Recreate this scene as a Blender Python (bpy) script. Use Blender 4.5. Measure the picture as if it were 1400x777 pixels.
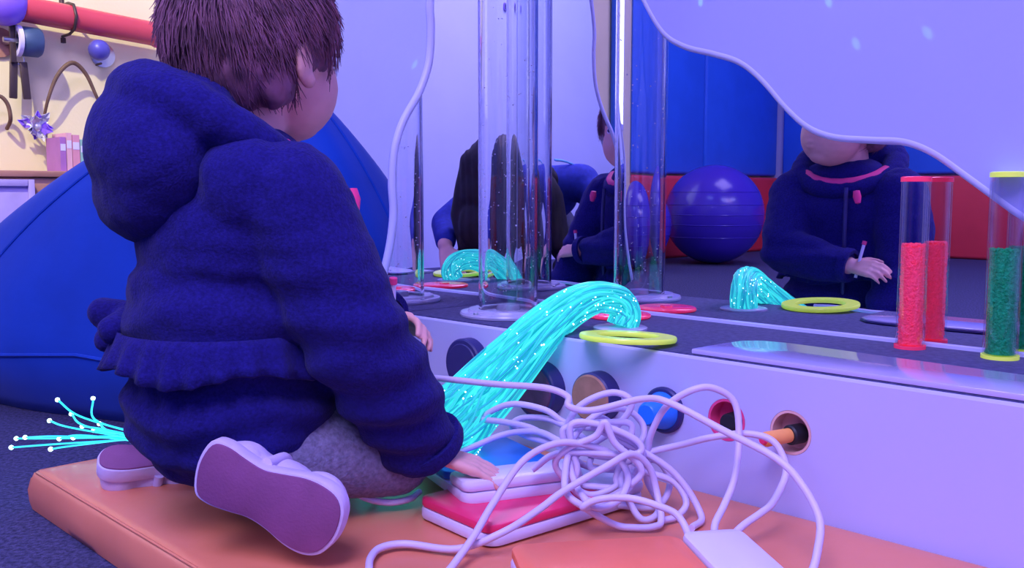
import bpy, bmesh, math, random
from mathutils import Vector, Matrix, noise
random.seed(7)
for o in list(bpy.data.objects): bpy.data.objects.remove(o, do_unlink=True)
scene = bpy.context.scene
COL = scene.collection
PI = math.pi

# ------------------------------------------------------------------ camera
cam_d = bpy.data.cameras.new('camera'); cam = bpy.data.objects.new('camera', cam_d); COL.objects.link(cam)
cam.location = (0, 0, .38)
cam.rotation_euler = (PI/2 - math.atan(124.5/1300), 0, 0)
cam_d.sensor_width = 36; cam_d.lens = 1300/1400*36; cam_d.clip_start = .02
scene.camera = cam

# the room is turned 45 degrees to the camera: axis a runs into the mirror wall, axis b along it
AL = math.radians(44.55); CX, CY = .0129, 1.60
E1 = Vector((math.cos(AL), math.sin(AL), 0)); E2 = Vector((-math.sin(AL), math.cos(AL), 0)); EZ = Vector((0, 0, 1))
def W(a, b, z=0): return Vector((CX, CY, z)) + E1*a + E2*b
ROOM = Matrix.Translation((CX, CY, 0)) @ Matrix.Rotation(AL, 4, 'Z')   # room (a,b,z) -> world

# ------------------------------------------------------------------ world, lights, exposure
wd = bpy.data.worlds.new('world'); scene.world = wd; wd.use_nodes = True
wd.node_tree.nodes['Background'].inputs[0].default_value = (.25, .22, .7, 1)
wd.node_tree.nodes['Background'].inputs[1].default_value = .3
def area(name, loc, target, size, power, col, sizey=None):
    l = bpy.data.lights.new(name, 'AREA'); l.energy = power; l.color = col; l.size = size
    if sizey: l.shape = 'RECTANGLE'; l.size_y = sizey
    o = bpy.data.objects.new(name, l); COL.objects.link(o); o.location = loc
    o.rotation_euler = (Vector(target)-Vector(loc)).to_track_quat('-Z', 'Y').to_euler(); return o
area('ultraviolet_ceiling_light', W(-1.5, -1.0, 2.28), W(-.75, -.8, .2), 1.1, 64, (.41, .40, 1.0))
area('warm_mat_fill', W(-1.9, -1.5, 2.28), W(-.9, -.9, 0), .9, 17.5, (1.0, .54, .66))  # unseen pinkish fill, added to warm the mat
area('alcove_fill', W(-3.0, .9, 2.28), W(-3.0, 1.2, 0), .9, 26, (.55, .45, 1.0))  # added lamp without a known source, brings light into the alcove
area('blue_corner_light', W(-.8, .75, 2.28), W(-.5, .6, 0), .6, 12, (.30, .40, 1.0))
def spot(name, loc, target, power, col, ang, blend=.6, r=.05):
    l = bpy.data.lights.new(name, 'SPOT'); l.energy = power; l.color = col; l.spot_size = math.radians(ang); l.spot_blend = blend; l.shadow_soft_size = r
    o = bpy.data.objects.new(name, l); COL.objects.link(o); o.location = loc
    o.rotation_euler = (Vector(target)-Vector(loc)).to_track_quat('-Z', 'Y').to_euler(); return o
area('rear_wall_fill', W(-2.6, -1.5, 2.28), W(-2.6, -2.2, 0), .9, 55, (.50, .50, 1.0))  # no such lamp is known; added to brighten the rear wall
spot('cream_wall_fill', W(-1.15, .35, 1.75), W(-.27, 1.3, .66), 115, (1.0, .93, .52), 36, .5, .02)  # added spot standing in for the warm light on the cream wall
vs = scene.view_settings
vs.view_transform = 'Standard'; vs.look = 'None'; vs.exposure = 0; vs.gamma = 1; vs.use_curve_mapping = False

# ------------------------------------------------------------------ materials
MATS = {}
def mat(name, col, rough=.6, metal=0, spec=.5, noise_amt=0, nscale=30, bump=0, bscale=60, sheen=0, trans=0, ior=1.45, emit=None, estr=0, alpha=1, coat=0, col2=None, aniso=None, sss=0):
    if name in MATS: return MATS[name]
    m = bpy.data.materials.new(name); m.use_nodes = True; nt = m.node_tree; p = nt.nodes['Principled BSDF']; L = nt.links.new
    p.inputs['Base Color'].default_value = (*col, 1); p.inputs['Roughness'].default_value = rough; p.inputs['Metallic'].default_value = metal
    p.inputs['Specular IOR Level'].default_value = spec; p.inputs['IOR'].default_value = ior
    p.inputs['Transmission Weight'].default_value = trans; p.inputs['Sheen Weight'].default_value = sheen; p.inputs['Coat Weight'].default_value = coat
    if sss: p.inputs['Subsurface Weight'].default_value = sss; p.inputs['Subsurface Radius'].default_value = (.01, .004, .002)
    if emit: p.inputs['Emission Color'].default_value = (*emit, 1); p.inputs['Emission Strength'].default_value = estr
    tc = nt.nodes.new('ShaderNodeTexCoord')
    mp = nt.nodes.new('ShaderNodeMapping'); L(tc.outputs['Object'], mp.inputs[0])
    if aniso: mp.inputs['Scale'].default_value = aniso
    if noise_amt or col2:
        n = nt.nodes.new('ShaderNodeTexNoise'); n.inputs['Scale'].default_value = nscale; n.inputs['Detail'].default_value = 5; L(mp.outputs[0], n.inputs['Vector'])
        r = nt.nodes.new('ShaderNodeValToRGB'); L(n.outputs['Fac'], r.inputs[0]); r.color_ramp.elements[0].position = .33; r.color_ramp.elements[1].position = .67
        c2 = col2 or tuple(min(1, c*(1+noise_amt)) for c in col); c1 = col if col2 else tuple(c*(1-noise_amt) for c in col)
        r.color_ramp.elements[0].color = (*c1, 1); r.color_ramp.elements[1].color = (*c2, 1); L(r.outputs[0], p.inputs['Base Color'])
    if bump:
        n2 = nt.nodes.new('ShaderNodeTexNoise'); n2.inputs['Scale'].default_value = bscale; n2.inputs['Detail'].default_value = 4; L(mp.outputs[0], n2.inputs['Vector'])
        b = nt.nodes.new('ShaderNodeBump'); b.inputs['Strength'].default_value = bump; b.inputs['Distance'].default_value = .004; L(n2.outputs['Fac'], b.inputs['Height']); L(b.outputs[0], p.inputs['Normal'])
    MATS[name] = m; return m
M = dict(
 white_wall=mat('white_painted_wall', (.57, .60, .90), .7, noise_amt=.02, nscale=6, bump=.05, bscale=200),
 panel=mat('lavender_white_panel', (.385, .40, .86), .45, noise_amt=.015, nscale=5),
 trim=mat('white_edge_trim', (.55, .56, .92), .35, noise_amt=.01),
 cream=mat('cream_wall_paint', (.86, .76, .48), .75, noise_amt=.04, nscale=4, bump=.08, bscale=150),
 ceiling=mat('ceiling_paint', (.7, .68, .8), .9, noise_amt=.03),
 carpet=mat('blue_grey_carpet', (.014, .017, .065), .95, col2=(.075, .07, .19), nscale=170, bump=.9, bscale=260),
 dcarpet=mat('dark_platform_carpet', (.035, .035, .13), .75, col2=(.075, .07, .2), nscale=120, bump=.5, bscale=220),
 mirror=mat('mirror_acrylic', (.84, .83, .92), .0, 1.0, noise_amt=.004, nscale=2),
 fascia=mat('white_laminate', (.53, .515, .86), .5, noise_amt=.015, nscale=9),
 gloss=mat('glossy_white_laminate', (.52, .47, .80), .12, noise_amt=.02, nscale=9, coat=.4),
 vinyl=mat('orange_vinyl', (.76, .235, .13), .36, noise_amt=.05, nscale=7, bump=.25, bscale=18, coat=.1),
 clear=mat('clear_acrylic', (.97, .98, 1), .0, trans=1, ior=1.45, noise_amt=.002),
 frost=mat('frosted_acrylic_plate', (.6, .56, .85), .25, trans=.35, noise_amt=.03),
 thin=None,
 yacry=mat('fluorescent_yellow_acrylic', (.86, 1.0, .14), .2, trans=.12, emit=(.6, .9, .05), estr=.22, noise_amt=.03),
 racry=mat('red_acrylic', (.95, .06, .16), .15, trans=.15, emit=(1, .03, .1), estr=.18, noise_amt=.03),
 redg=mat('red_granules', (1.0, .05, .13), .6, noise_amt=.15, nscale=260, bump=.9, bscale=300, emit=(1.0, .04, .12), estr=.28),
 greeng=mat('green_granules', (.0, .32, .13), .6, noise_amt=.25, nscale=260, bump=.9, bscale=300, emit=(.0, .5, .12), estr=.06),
 beanbag=mat('blue_beanbag_fabric', (.003, .050, .40), .7, spec=.2, noise_amt=.06, nscale=12, bump=.15, bscale=40, sheen=.1),
 coat=mat('navy_wool', (.013, .010, .135), 1.0, spec=.15, noise_amt=.25, nscale=300, bump=.35, bscale=420, sheen=.05),
 skin=mat('skin', (.80, .42, .38), .55, noise_amt=.05, nscale=20, sss=.05),
 hair=mat('auburn_brown_hair', (.21, .085, .14), .7, noise_amt=.45, nscale=45),
 blackhair=mat('dark_hair', (.016, .011, .016), .6, noise_amt=.3, nscale=40),
 greyknit=mat('grey_knit', (.20, .19, .32), .95, noise_amt=.25, nscale=220, bump=.35, bscale=320),
 shoewhite=mat('pale_canvas', (.62, .52, .80), .7, noise_amt=.06, nscale=40, bump=.2, bscale=150),
 sole=mat('mauve_rubber_sole', (.24, .07, .20), .65, noise_amt=.1, nscale=25, bump=.15, bscale=400),
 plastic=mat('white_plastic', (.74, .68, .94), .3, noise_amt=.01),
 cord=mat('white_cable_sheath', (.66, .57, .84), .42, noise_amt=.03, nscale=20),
 blue=mat('blue_plastic', (.02, .21, .85), .35, noise_amt=.03),
 red=mat('red_plastic', (.86, .035, .15), .35, noise_amt=.04),
 orange=mat('orange_plastic', (.95, .20, .09), .38, noise_amt=.03),
 navy=mat('navy_rubber', (.03, .025, .16), .45, noise_amt=.1),
 black=mat('black_rubber', (.012, .012, .02), .5, noise_amt=.1),
 brown=mat('brown_cork', (.42, .19, .13), .7, noise_amt=.12, nscale=60),
 maroon=mat('maroon_felt', (.16, .05, .13), .9, noise_amt=.15, nscale=90),
 pink=mat('pink_felt', (.80, .06, .25), .7, noise_amt=.08),
 peach=mat('peach_foam', (.72, .42, .42), .8, noise_amt=.05),
 orangepeg=mat('orange_wooden_peg', (.92, .36, .10), .5, noise_amt=.08),
 bluepad=mat('blue_vinyl_pad', (.03, .17, .80), .5, noise_amt=.05, nscale=6, bump=.1, bscale=20),
 redpad=mat('red_vinyl_pad', (.80, .05, .08), .5, noise_amt=.05, nscale=6, bump=.1, bscale=20),
 ball=mat('purple_blue_vinyl_ball', (.06, .03, .42), .2, noise_amt=.05, nscale=5),
 pipe=mat('red_glossy_pipe', (.62, .07, .10), .25, noise_amt=.05, nscale=10),
 purple=mat('violet_plastic', (.25, .12, .80), .4, noise_amt=.04),
 steel=mat('brushed_steel', (.55, .55, .6), .3, 1, noise_amt=.05),
 darkmetal=mat('dark_bronze_metal', (.09, .06, .06), .45, .6, noise_amt=.1),
 slate=mat('slate_blue_rubber', (.05, .09, .20), .5, noise_amt=.15),
 knob=mat('blue_knob_plastic', (.09, .08, .42), .35, noise_amt=.05),
 cane=mat('brown_cane', (.16, .09, .06), .6, noise_amt=.2, nscale=60),
 wood=mat('red_brown_wood', (.35, .16, .12), .55, col2=(.44, .22, .17), nscale=8, aniso=(1, 1, 8)),
 lavwood=mat('lavender_painted_wood', (.45, .36, .72), .5, noise_amt=.05),
 silver=mat('silver_foil', (.62, .60, .66), .3, .5, noise_amt=.1),
 shirt=mat('blue_jersey', (.02, .035, .30), .9, noise_amt=.15, nscale=60),
 stripe=mat('pale_blue_stripe', (.15, .45, .75), .8, noise_amt=.05),
 trouser=mat('black_denim', (.015, .015, .05), .9, noise_amt=.2, nscale=80),
 pane=mat('daylight_pane', (.9, .95, 1), .3, emit=(.95, .97, 1), estr=2.2, noise_amt=.01),
 zip=mat('pink_zip_pull', (.95, .05, .25), .4, noise_amt=.03),
)
def fibre_mat(name, c1, c2, s):
    m = bpy.data.materials.new(name); m.use_nodes = True; nt = m.node_tree; p = nt.nodes['Principled BSDF']; L = nt.links.new
    n = nt.nodes.new('ShaderNodeNewGeometry')
    r = nt.nodes.new('ShaderNodeValToRGB'); L(n.outputs['Random Per Island'], r.inputs[0])
    r.color_ramp.elements[0].position = .0; r.color_ramp.elements[1].position = .9; r.color_ramp.elements[0].color = (*c1, 1); r.color_ramp.elements[1].color = (*c2, 1)
    L(r.outputs[0], p.inputs['Emission Color']); p.inputs['Emission Strength'].default_value = s; p.inputs['Base Color'].default_value = (.02, .2, .25, 1); p.inputs['Roughness'].default_value = .3
    return m
def thin_mat(name):
    m = bpy.data.materials.new(name); m.use_nodes = True; nt = m.node_tree; L = nt.links.new; out = nt.nodes['Material Output']
    nt.nodes.remove(nt.nodes['Principled BSDF'])
    tr = nt.nodes.new('ShaderNodeBsdfTransparent'); gl = nt.nodes.new('ShaderNodeBsdfGlossy'); mx = nt.nodes.new('ShaderNodeMixShader'); lw = nt.nodes.new('ShaderNodeLayerWeight'); lw.inputs['Blend'].default_value = .35; fr_ = nt.nodes.new('ShaderNodeMath'); fr_.operation = 'MULTIPLY'; fr_.inputs[1].default_value = .45; L(lw.outputs['Facing'], fr_.inputs[0])
    tc = nt.nodes.new('ShaderNodeTexCoord'); n = nt.nodes.new('ShaderNodeTexNoise'); n.inputs['Scale'].default_value = 30; L(tc.outputs['Object'], n.inputs['Vector'])
    r = nt.nodes.new('ShaderNodeValToRGB'); L(n.outputs['Fac'], r.inputs[0]); r.color_ramp.elements[0].color = (.95, .95, .99, 1); r.color_ramp.elements[1].color = (.98, .98, 1, 1); L(r.outputs[0], tr.inputs[0])
    gl.inputs['Roughness'].default_value = .03; L(fr_.outputs[0], mx.inputs[0]); L(tr.outputs[0], mx.inputs[1]); L(gl.outputs[0], mx.inputs[2]); L(mx.outputs[0], out.inputs[0]); return m
M['thin'] = thin_mat('thin_clear_acrylic')
M['fibre'] = fibre_mat('glowing_cyan_fibre', (.0, .26, .42), (.05, .88, .84), .92)
M['fibretip'] = fibre_mat('glowing_fibre_tip', (.5, 1, 1), (.8, 1, 1), 3.0)
M['fibre2'] = fibre_mat('glowing_cyan_loose_fibre', (.0, .45, .8), (.05, .8, 1), 1.6)

# ------------------------------------------------------------------ helpers
ROOTS = {}
def tag(o, label=None, cat=None, group=None, kind=None):
    if label: o['label'] = label
    if cat: o['category'] = cat
    if group: o['group'] = group
    if kind: o['kind'] = kind
    return o
def thing(name, label, cat, loc, group=None):
    o = bpy.data.objects.new(name, None); COL.objects.link(o); o.location = loc; o.empty_display_size = .05
    ROOTS[o.name] = Matrix.Translation(loc)
    return tag(o, label, cat, group)
def link(o, parent=None):
    COL.objects.link(o)
    if parent is not None:
        o.parent = parent
        if parent.name in ROOTS: o.matrix_parent_inverse = ROOTS[parent.name].inverted()
    return o
def finish(me, smooth, angle=None):
    if smooth:
        for p in me.polygons: p.use_smooth = True
        if angle:
            try: me.set_sharp_from_angle(angle=math.radians(angle))
            except Exception: pass
def from_bm(name, bm, m, parent=None, smooth=False, angle=None):
    bmesh.ops.recalc_face_normals(bm, faces=bm.faces)
    me = bpy.data.meshes.new(name); bm.to_mesh(me); bm.free()
    if m: me.materials.append(m)
    finish(me, smooth, angle)
    return link(bpy.data.objects.new(name, me), parent)
def frame_to(d, up=EZ):
    d = Vector(d).normalized(); x = up.cross(d)
    if x.length < 1e-4: x = Vector((1, 0, 0)).cross(d)
    x.normalize(); y = d.cross(x)
    return Matrix((x, y, d)).transposed()
def spline(pts, n=8, closed=False):
    P = [Vector(p) for p in pts]; out = []; N = len(P)
    for i in range(N if closed else N-1):
        p1, p2 = P[i], P[(i+1) % N]
        p0 = P[i-1] if (closed or i > 0) else p1*2-p2
        p3 = P[(i+2) % N] if (closed or i+2 < N) else p2*2-p1
        for k in range(n):
            t = k/n
            out.append(.5*((2*p1)+(p2-p0)*t+(2*p0-5*p1+4*p2-p3)*t*t+(3*p1-p0-3*p2+p3)*t**3))
    if not closed: out.append(P[-1].copy())
    return out
def add_tube(bm, pts, r, n=8, closed=False, cap=True):
    pts = [Vector(p) for p in pts]; N = len(pts); rings = []; prev = None
    for i, p in enumerate(pts):
        if closed: t = pts[(i+1) % N]-pts[i-1]
        else: t = pts[min(i+1, N-1)]-pts[max(i-1, 0)]
        if t.length < 1e-9: t = Vector((0, 0, 1))
        t.normalize()
        if prev is None: x = t.orthogonal().normalized()
        else:
            x = prev - t*prev.dot(t); x = x.normalized() if x.length > 1e-6 else t.orthogonal().normalized()
        prev = x; y = t.cross(x); rr = r[i] if isinstance(r, (list, tuple)) else r
        rings.append([bm.verts.new(p+(x*math.cos(2*PI*k/n)+y*math.sin(2*PI*k/n))*rr) for k in range(n)])
    for i in range(N if closed else N-1):
        A, B = rings[i], rings[(i+1) % N]
        for k in range(n): bm.faces.new((A[k], A[(k+1) % n], B[(k+1) % n], B[k]))
    if cap and not closed: bm.faces.new(rings[0][::-1]); bm.faces.new(rings[-1])
def tube(name, pts, r, m, parent=None, n=8, closed=False):
    bm = bmesh.new(); add_tube(bm, pts, r, n, closed); return from_bm(name, bm, m, parent, True, 50)
def add_lathe(bm, prof, mx, n=32, closed=False):
    rings = [[bm.verts.new(mx @ Vector((r*math.cos(2*PI*k/n), r*math.sin(2*PI*k/n), z))) for k in range(n)] if r > 1e-6 else [bm.verts.new(mx @ Vector((0, 0, z)))] for r, z in prof]
    seq = list(zip(rings[:-1], rings[1:])) + ([(rings[-1], rings[0])] if closed else [])
    for A, B in seq:
        for k in range(n):
            if len(A) == 1 and len(B) == 1: continue
            if len(A) == 1: bm.faces.new((A[0], B[(k+1) % n], B[k]))
            elif len(B) == 1: bm.faces.new((A[k], A[(k+1) % n], B[0]))
            else: bm.faces.new((A[k], A[(k+1) % n], B[(k+1) % n], B[k]))
def lathe(name, prof, mx, m, parent=None, n=32, closed=False, angle=35):
    bm = bmesh.new(); add_lathe(bm, prof, mx, n, closed); return from_bm(name, bm, m, parent, True, angle)
def T(*v): return Matrix.Translation(Vector(v[0] if len(v) == 1 else v))
def axis(loc, d): return Matrix.Translation(Vector(loc)) @ frame_to(d).to_4x4()
def add_box(bm, lo, hi, mx=Matrix(), bev=0, seg=2):
    r = bmesh.ops.create_cube(bm, size=1); vs_ = r['verts']
    for v in vs_: v.co = Vector([lo[i]+(v.co[i]+.5)*(hi[i]-lo[i]) for i in range(3)])
    if bev:
        es = list({e for v in vs_ for e in v.link_edges}); q = bmesh.ops.bevel(bm, geom=es, offset=bev, segments=seg, profile=.5, affect='EDGES')
        vs_ = list({v for f in q['faces'] for v in f.verts} | {v for v in vs_ if v.is_valid})
    for v in vs_: v.co = mx @ v.co
def box(name, lo, hi, m, parent=None, mx=Matrix(), bev=0, seg=2):
    bm = bmesh.new(); add_box(bm, lo, hi, Matrix(), bev, seg); bmesh.ops.transform(bm, matrix=mx, verts=bm.verts)
    return from_bm(name, bm, m, parent, bev > 0, 40)
def prism(name, outline, h0, h1, mx, m, parent=None, bev=0):   # outline in local xy, extruded along local z
    bm = bmesh.new(); A = [bm.verts.new((x, y, h0)) for x, y in outline]; B = [bm.verts.new((x, y, h1)) for x, y in outline]; N = len(A)
    bm.faces.new(A[::-1]); bm.faces.new(B)
    for i in range(N): bm.faces.new((A[i], A[(i+1) % N], B[(i+1) % N], B[i]))
    bmesh.ops.recalc_face_normals(bm, faces=bm.faces)
    if bev:
        es = [e for e in bm.edges if abs(e.verts[0].co.z-e.verts[1].co.z) < 1e-6]
        bmesh.ops.bevel(bm, geom=es, offset=bev, segments=2, profile=.5, affect='EDGES')
    bmesh.ops.triangulate(bm, faces=[f for f in bm.faces if len(f.verts) > 4])
    bmesh.ops.transform(bm, matrix=mx, verts=bm.verts)
    return from_bm(name, bm, m, parent, bev > 0, 40)
def rrect(x0, y0, x1, y1, r, n=6):
    out = []
    for cx, cy, a0 in ((x1-r, y1-r, 0), (x0+r, y1-r, 90), (x0+r, y0+r, 180), (x1-r, y0+r, 270)):
        for k in range(n+1):
            a = math.radians(a0+90*k/n); out.append((cx+r*math.cos(a), cy+r*math.sin(a)))
    return out
# soft bodies: overlapping ellipsoids and tapered limbs fused into one continuous skin
def ell(c, r, rot=None): return ('e', Vector(c), Vector(r), rot or Matrix.Identity(3))
def cap(p0, r0, p1, r1): return ('c', Vector(p0), r0, Vector(p1), r1)
def add_prims(bm, prims):
    for p in prims:
        if p[0] == 'e':
            mx = Matrix.Translation(p[1]) @ p[3].to_4x4() @ Matrix.Diagonal((*p[2], 1))
            bmesh.ops.create_icosphere(bm, subdivisions=3, radius=1, matrix=mx)
        else:
            _, a, ra, b, rb = p; d = b-a; n = max(2, int(d.length/(.5*min(ra, rb)))+1)
            d = d.normalized(); prof = []
            for k in range(5): t = PI/2*(1-k/4); prof.append((ra*math.cos(t), -ra*math.sin(t)))
            L = (b-a).length
            for k in range(5): t = PI/2*k/4; prof.append((rb*math.cos(t), L+rb*math.sin(t)))
            prof[0] = (0, -ra); prof[-1] = (0, L+rb)
            add_lathe(bm, prof, axis(a, d), 16)
def blob(name, prims, voxel, m, parent=None, smooth=6, disp=None):
    bm = bmesh.new(); add_prims(bm, prims); bmesh.ops.recalc_face_normals(bm, faces=bm.faces)
    me = bpy.data.meshes.new('tmp'); bm.to_mesh(me); bm.free()
    t = bpy.data.objects.new('tmp', me); COL.objects.link(t)
    md = t.modifiers.new('r', 'REMESH'); md.mode = 'VOXEL'; md.voxel_size = voxel; md.adaptivity = 0
    if smooth: s = t.modifiers.new('s', 'SMOOTH'); s.factor = .5; s.iterations = smooth
    dg = bpy.context.evaluated_depsgraph_get(); ev = t.evaluated_get(dg)
    out = bpy.data.meshes.new_from_object(ev, depsgraph=dg); out.name = name
    bpy.data.objects.remove(t, do_unlink=True); bpy.data.meshes.remove(me)
    if disp:
        ns = [v.normal.copy() for v in out.vertices]
        for v, nn in zip(out.vertices, ns): v.co = v.co + nn*disp(v.co, nn)
    out.materials.clear(); out.materials.append(m); finish(out, True)
    return link(bpy.data.objects.new(name, out), parent)
def hand_prims(wrist, d, back, s, side, curl=.5, spread=1.0):
    """palm, four unequal bent fingers and a thumb; d points to the fingertips, back out of the back of the hand"""
    d = Vector(d).normalized(); back = (Vector(back)-d*Vector(back).dot(d)).normalized(); x = d.cross(back)*side
    w = Vector(wrist); P = []
    kn = [w + d*.52*s + x*(k-1.5)*.115*s for k in range(4)]
    for k in range(4):
        P.append(cap(w+x*(k-1.5)*.06*s, .075*s, kn[k], .066*s))
    for k, l in enumerate((.40, .46, .43, .33)):
        p = kn[k]; dd = (d + x*(k-1.5)*.09*spread).normalized(); r = (.052, .054, .052, .045)[k]*s
        for j, f in enumerate((.45, .31, .24)):
            ang = curl*(.35, .75, .6)[j]; dd = (dd*math.cos(ang)-back*math.sin(ang)).normalized() if j else (dd*math.cos(ang)-back*math.sin(ang)).normalized()
            q = p+dd*l*f*s; P.append(cap(p, r*(1-.08*j), q, r*(.92-.1*j))); p = q
    b0 = w + d*.14*s - x*.14*s; b1 = b0 + (d*.7-x*.75-back*.25).normalized()*.2*s; b2 = b1 + (d*.9-x*.3-back*.3).normalized()*.17*s; b3 = b2 + (d*.95-x*.05-back*.35).normalized()*.13*s
    P += [cap(b0, .08*s, b1, .062*s), cap(b1, .06*s, b2, .054*s), cap(b2, .053*s, b3, .044*s)]
    return P

STARS = [W(-.018, -.59, .559), W(-.018, -.675, .562), W(-.018, -.553, .613), W(-.018, -.366, .639), W(.02, .301, .622), W(-.25, -.52, .152), Vector((-.15, .85, .245))]
SP = W(-.45, -.30, 1.12)
for k_, st_ in enumerate(STARS): spot('star_beam', SP+(st_-SP).normalized()*.075, st_, 13 if k_ < 5 else 8, (.25, 1.0, .95) if k_ < 6 else (.2, 1, .35), 1.0, 1.0, .0005)
# ================================================================== room shell
Z = EZ
def slab(name, lo, hi, m, kind='structure'):
    o = box(name, lo, hi, m, None, ROOM); tag(o, kind=kind); return o
fl = slab('floor', (-4.8, -2.7, -.05), (.1, 2.35, 0), M['carpet']); tag(fl, 'blue grey speckled carpet floor')
slab('ceiling', (-4.8, -2.7, 2.4), (.1, 2.35, 2.45), M['ceiling'])
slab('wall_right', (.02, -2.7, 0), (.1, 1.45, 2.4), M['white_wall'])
slab('wall_left', (-1.2, 1.31, 0), (.02, 1.41, 2.4), M['cream'])
slab('wall_return', (-1.2, 1.41, 0), (-1.1, 2.25, 2.4), M['cream'])
slab('wall_alcove', (-4.65, 2.25, 0), (-1.1, 2.35, 2.4), M['cream'])
slab('wall_rear', (-4.65, -2.7, 0), (.02, -2.6, 2.4), M['white_wall'])
slab('wall_near', (-4.75, -2.6, 0), (-4.65, 2.25, 2.4), M['white_wall'])
# window in the cream alcove wall, its daylight caught by the tubes
wn = thing('window_1', 'daylight window with white frame in the cream wall', 'window', W(-2.2, 2.24, .8)); wn['kind'] = 'structure'; del wn['category']
for i, (a0, a1) in enumerate(((-2.55, -2.185), (-2.165, -1.8))):
    box('pane', (a0+.01, 2.239, .73), (a1-.01, 2.243, 1.77), M['pane'], wn, ROOM)
for lo, hi in (((-2.58, 2.225, .70), (-1.77, 2.255, .73)), ((-2.58, 2.225, 1.77), (-1.77, 2.255, 1.80)), ((-2.58, 2.225, .73), (-2.55, 2.255, 1.77)), ((-1.80, 2.225, .73), (-1.77, 2.255, 1.77)), ((-2.19, 2.225, .73), (-2.16, 2.255, 1.77))):
    box('window_frame', lo, hi, M['trim'], wn, ROOM, .004)
# padded walls seen in the mirror: red low pads, blue tall pads
x = -2.93
for i in range(2):
    box_o = box('blue_wall_pad', (x-.85, 2.195, .49), (x-.005, 2.245, 2.0), M['bluepad'], None, ROOM, .02, 3)
    tag(box_o, ('tall blue vinyl wall pad above the purple ball', 'tall blue vinyl wall pad in the room corner')[i], 'wall pad', 'blue wall pads')
    box_o = box('red_wall_pad', (x-.85, 2.165, 0), (x-.005, 2.245, .48), M['redpad'], None, ROOM, .02, 3)
    tag(box_o, ('low red vinyl wall pad behind the purple ball', 'low red vinyl wall pad in the room corner')[i], 'wall pad', 'red wall pads')
    x -= .855
for i in range(3):
    b0 = 2.14-.8*i
    o = box('blue_wall_pad', (-4.645, b0-.795, .49), (-4.595, b0, 2.0), M['bluepad'], None, ROOM, .02, 3); tag(o, ('tall blue wall pad on the end wall beside the corner', 'tall blue wall pad in the middle of the end wall', 'tall blue wall pad last along the end wall')[i], 'wall pad', 'blue wall pads')
    o = box('red_wall_pad', (-4.645, b0-.795, 0), (-4.565, b0, .48), M['redpad'], None, ROOM, .02, 3); tag(o, ('low red wall pad on the end wall beside the corner', 'low red wall pad in the middle of the end wall', 'low red wall pad last along the end wall')[i], 'wall pad', 'red wall pads')
# exercise balls
def ball(c, r, label):
    t = thing('exercise_ball', label, 'ball', (c[0], c[1], 0), 'exercise balls')
    prof = []
    for k in range(33):
        a = -PI/2+PI*k/32; rr = r*(1+.004*math.sin(k*PI)); prof.append((max(0, rr*math.cos(a)) if 0 < k < 32 else 0, rr+rr*math.sin(a)))
    lathe('ball_skin', prof, T(c[0], c[1], .001), M['ball'], t, 40, angle=60)
    for zz in (.55, .8, 1.0, 1.2, 1.45):
        h = (zz-1)*r; q = math.sqrt(r*r-h*h)
        tube('rib', [(c[0]+q*math.cos(2*PI*k/40), c[1]+q*math.sin(2*PI*k/40), .001+r+h) for k in range(40)], .0022, M['ball'], t, 6, True)
p = W(-3.24, 1.76); ball((p.x, p.y), .265, 'large glossy purple blue exercise ball in front of the red pad')
p = W(-2.62, 1.86); ball((p.x, p.y), .22, 'smaller purple blue exercise ball next to the large one')

# ================================================================== platform with mirror corner
PZ = .20
pf = thing('platform', 'low white platform with dark carpet top under the mirrors', 'platform', W(-.13, -.6, 0))
def boolean_cut(o, cutters):
    for c in cutters:
        md = o.modifiers.new('b', 'BOOLEAN'); md.operation = 'DIFFERENCE'; md.solver = 'EXACT'; md.object = c
    dg = bpy.context.evaluated_depsgraph_get(); me = bpy.data.meshes.new_from_object(o.evaluated_get(dg), depsgraph=dg)
    o.modifiers.clear(); o.data = me
    for p_ in me.polygons: p_.use_smooth = False
    for c in cutters: bpy.data.objects.remove(c, do_unlink=True)
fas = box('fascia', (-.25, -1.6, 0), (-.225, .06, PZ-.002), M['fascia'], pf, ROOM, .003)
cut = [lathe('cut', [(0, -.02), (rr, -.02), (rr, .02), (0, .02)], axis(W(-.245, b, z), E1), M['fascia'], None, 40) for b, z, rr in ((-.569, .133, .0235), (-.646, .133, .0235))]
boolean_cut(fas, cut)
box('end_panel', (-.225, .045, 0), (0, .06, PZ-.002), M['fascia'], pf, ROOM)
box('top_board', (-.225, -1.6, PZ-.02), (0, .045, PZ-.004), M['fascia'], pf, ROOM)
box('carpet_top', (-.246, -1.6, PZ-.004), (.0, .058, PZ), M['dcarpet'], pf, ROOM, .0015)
led = [(-.2465, -.52), (-.19, -.522), (-.155, -.528), (-.138, -.545), (-.132, -.575), (-.134, -.62), (-.14, -.70), (-.146, -.80), (-.15, -.9), (-.15, -1.6), (-.2465, -1.6)]
prism('white_ledge', led, PZ, PZ+.006, ROOM, M['gloss'], pf, .0015)
tube('ledge_shadow_line', [W(a, b, PZ+.002) for a, b in led[1:-1]], .0022, M['navy'], pf, 6)  # navy strip imitating the shadow gap along the raised ledge
box('mirror_bead', (-.006, -1.6, PZ), (0, -.004, PZ+.004), M['trim'], pf, ROOM)

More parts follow.
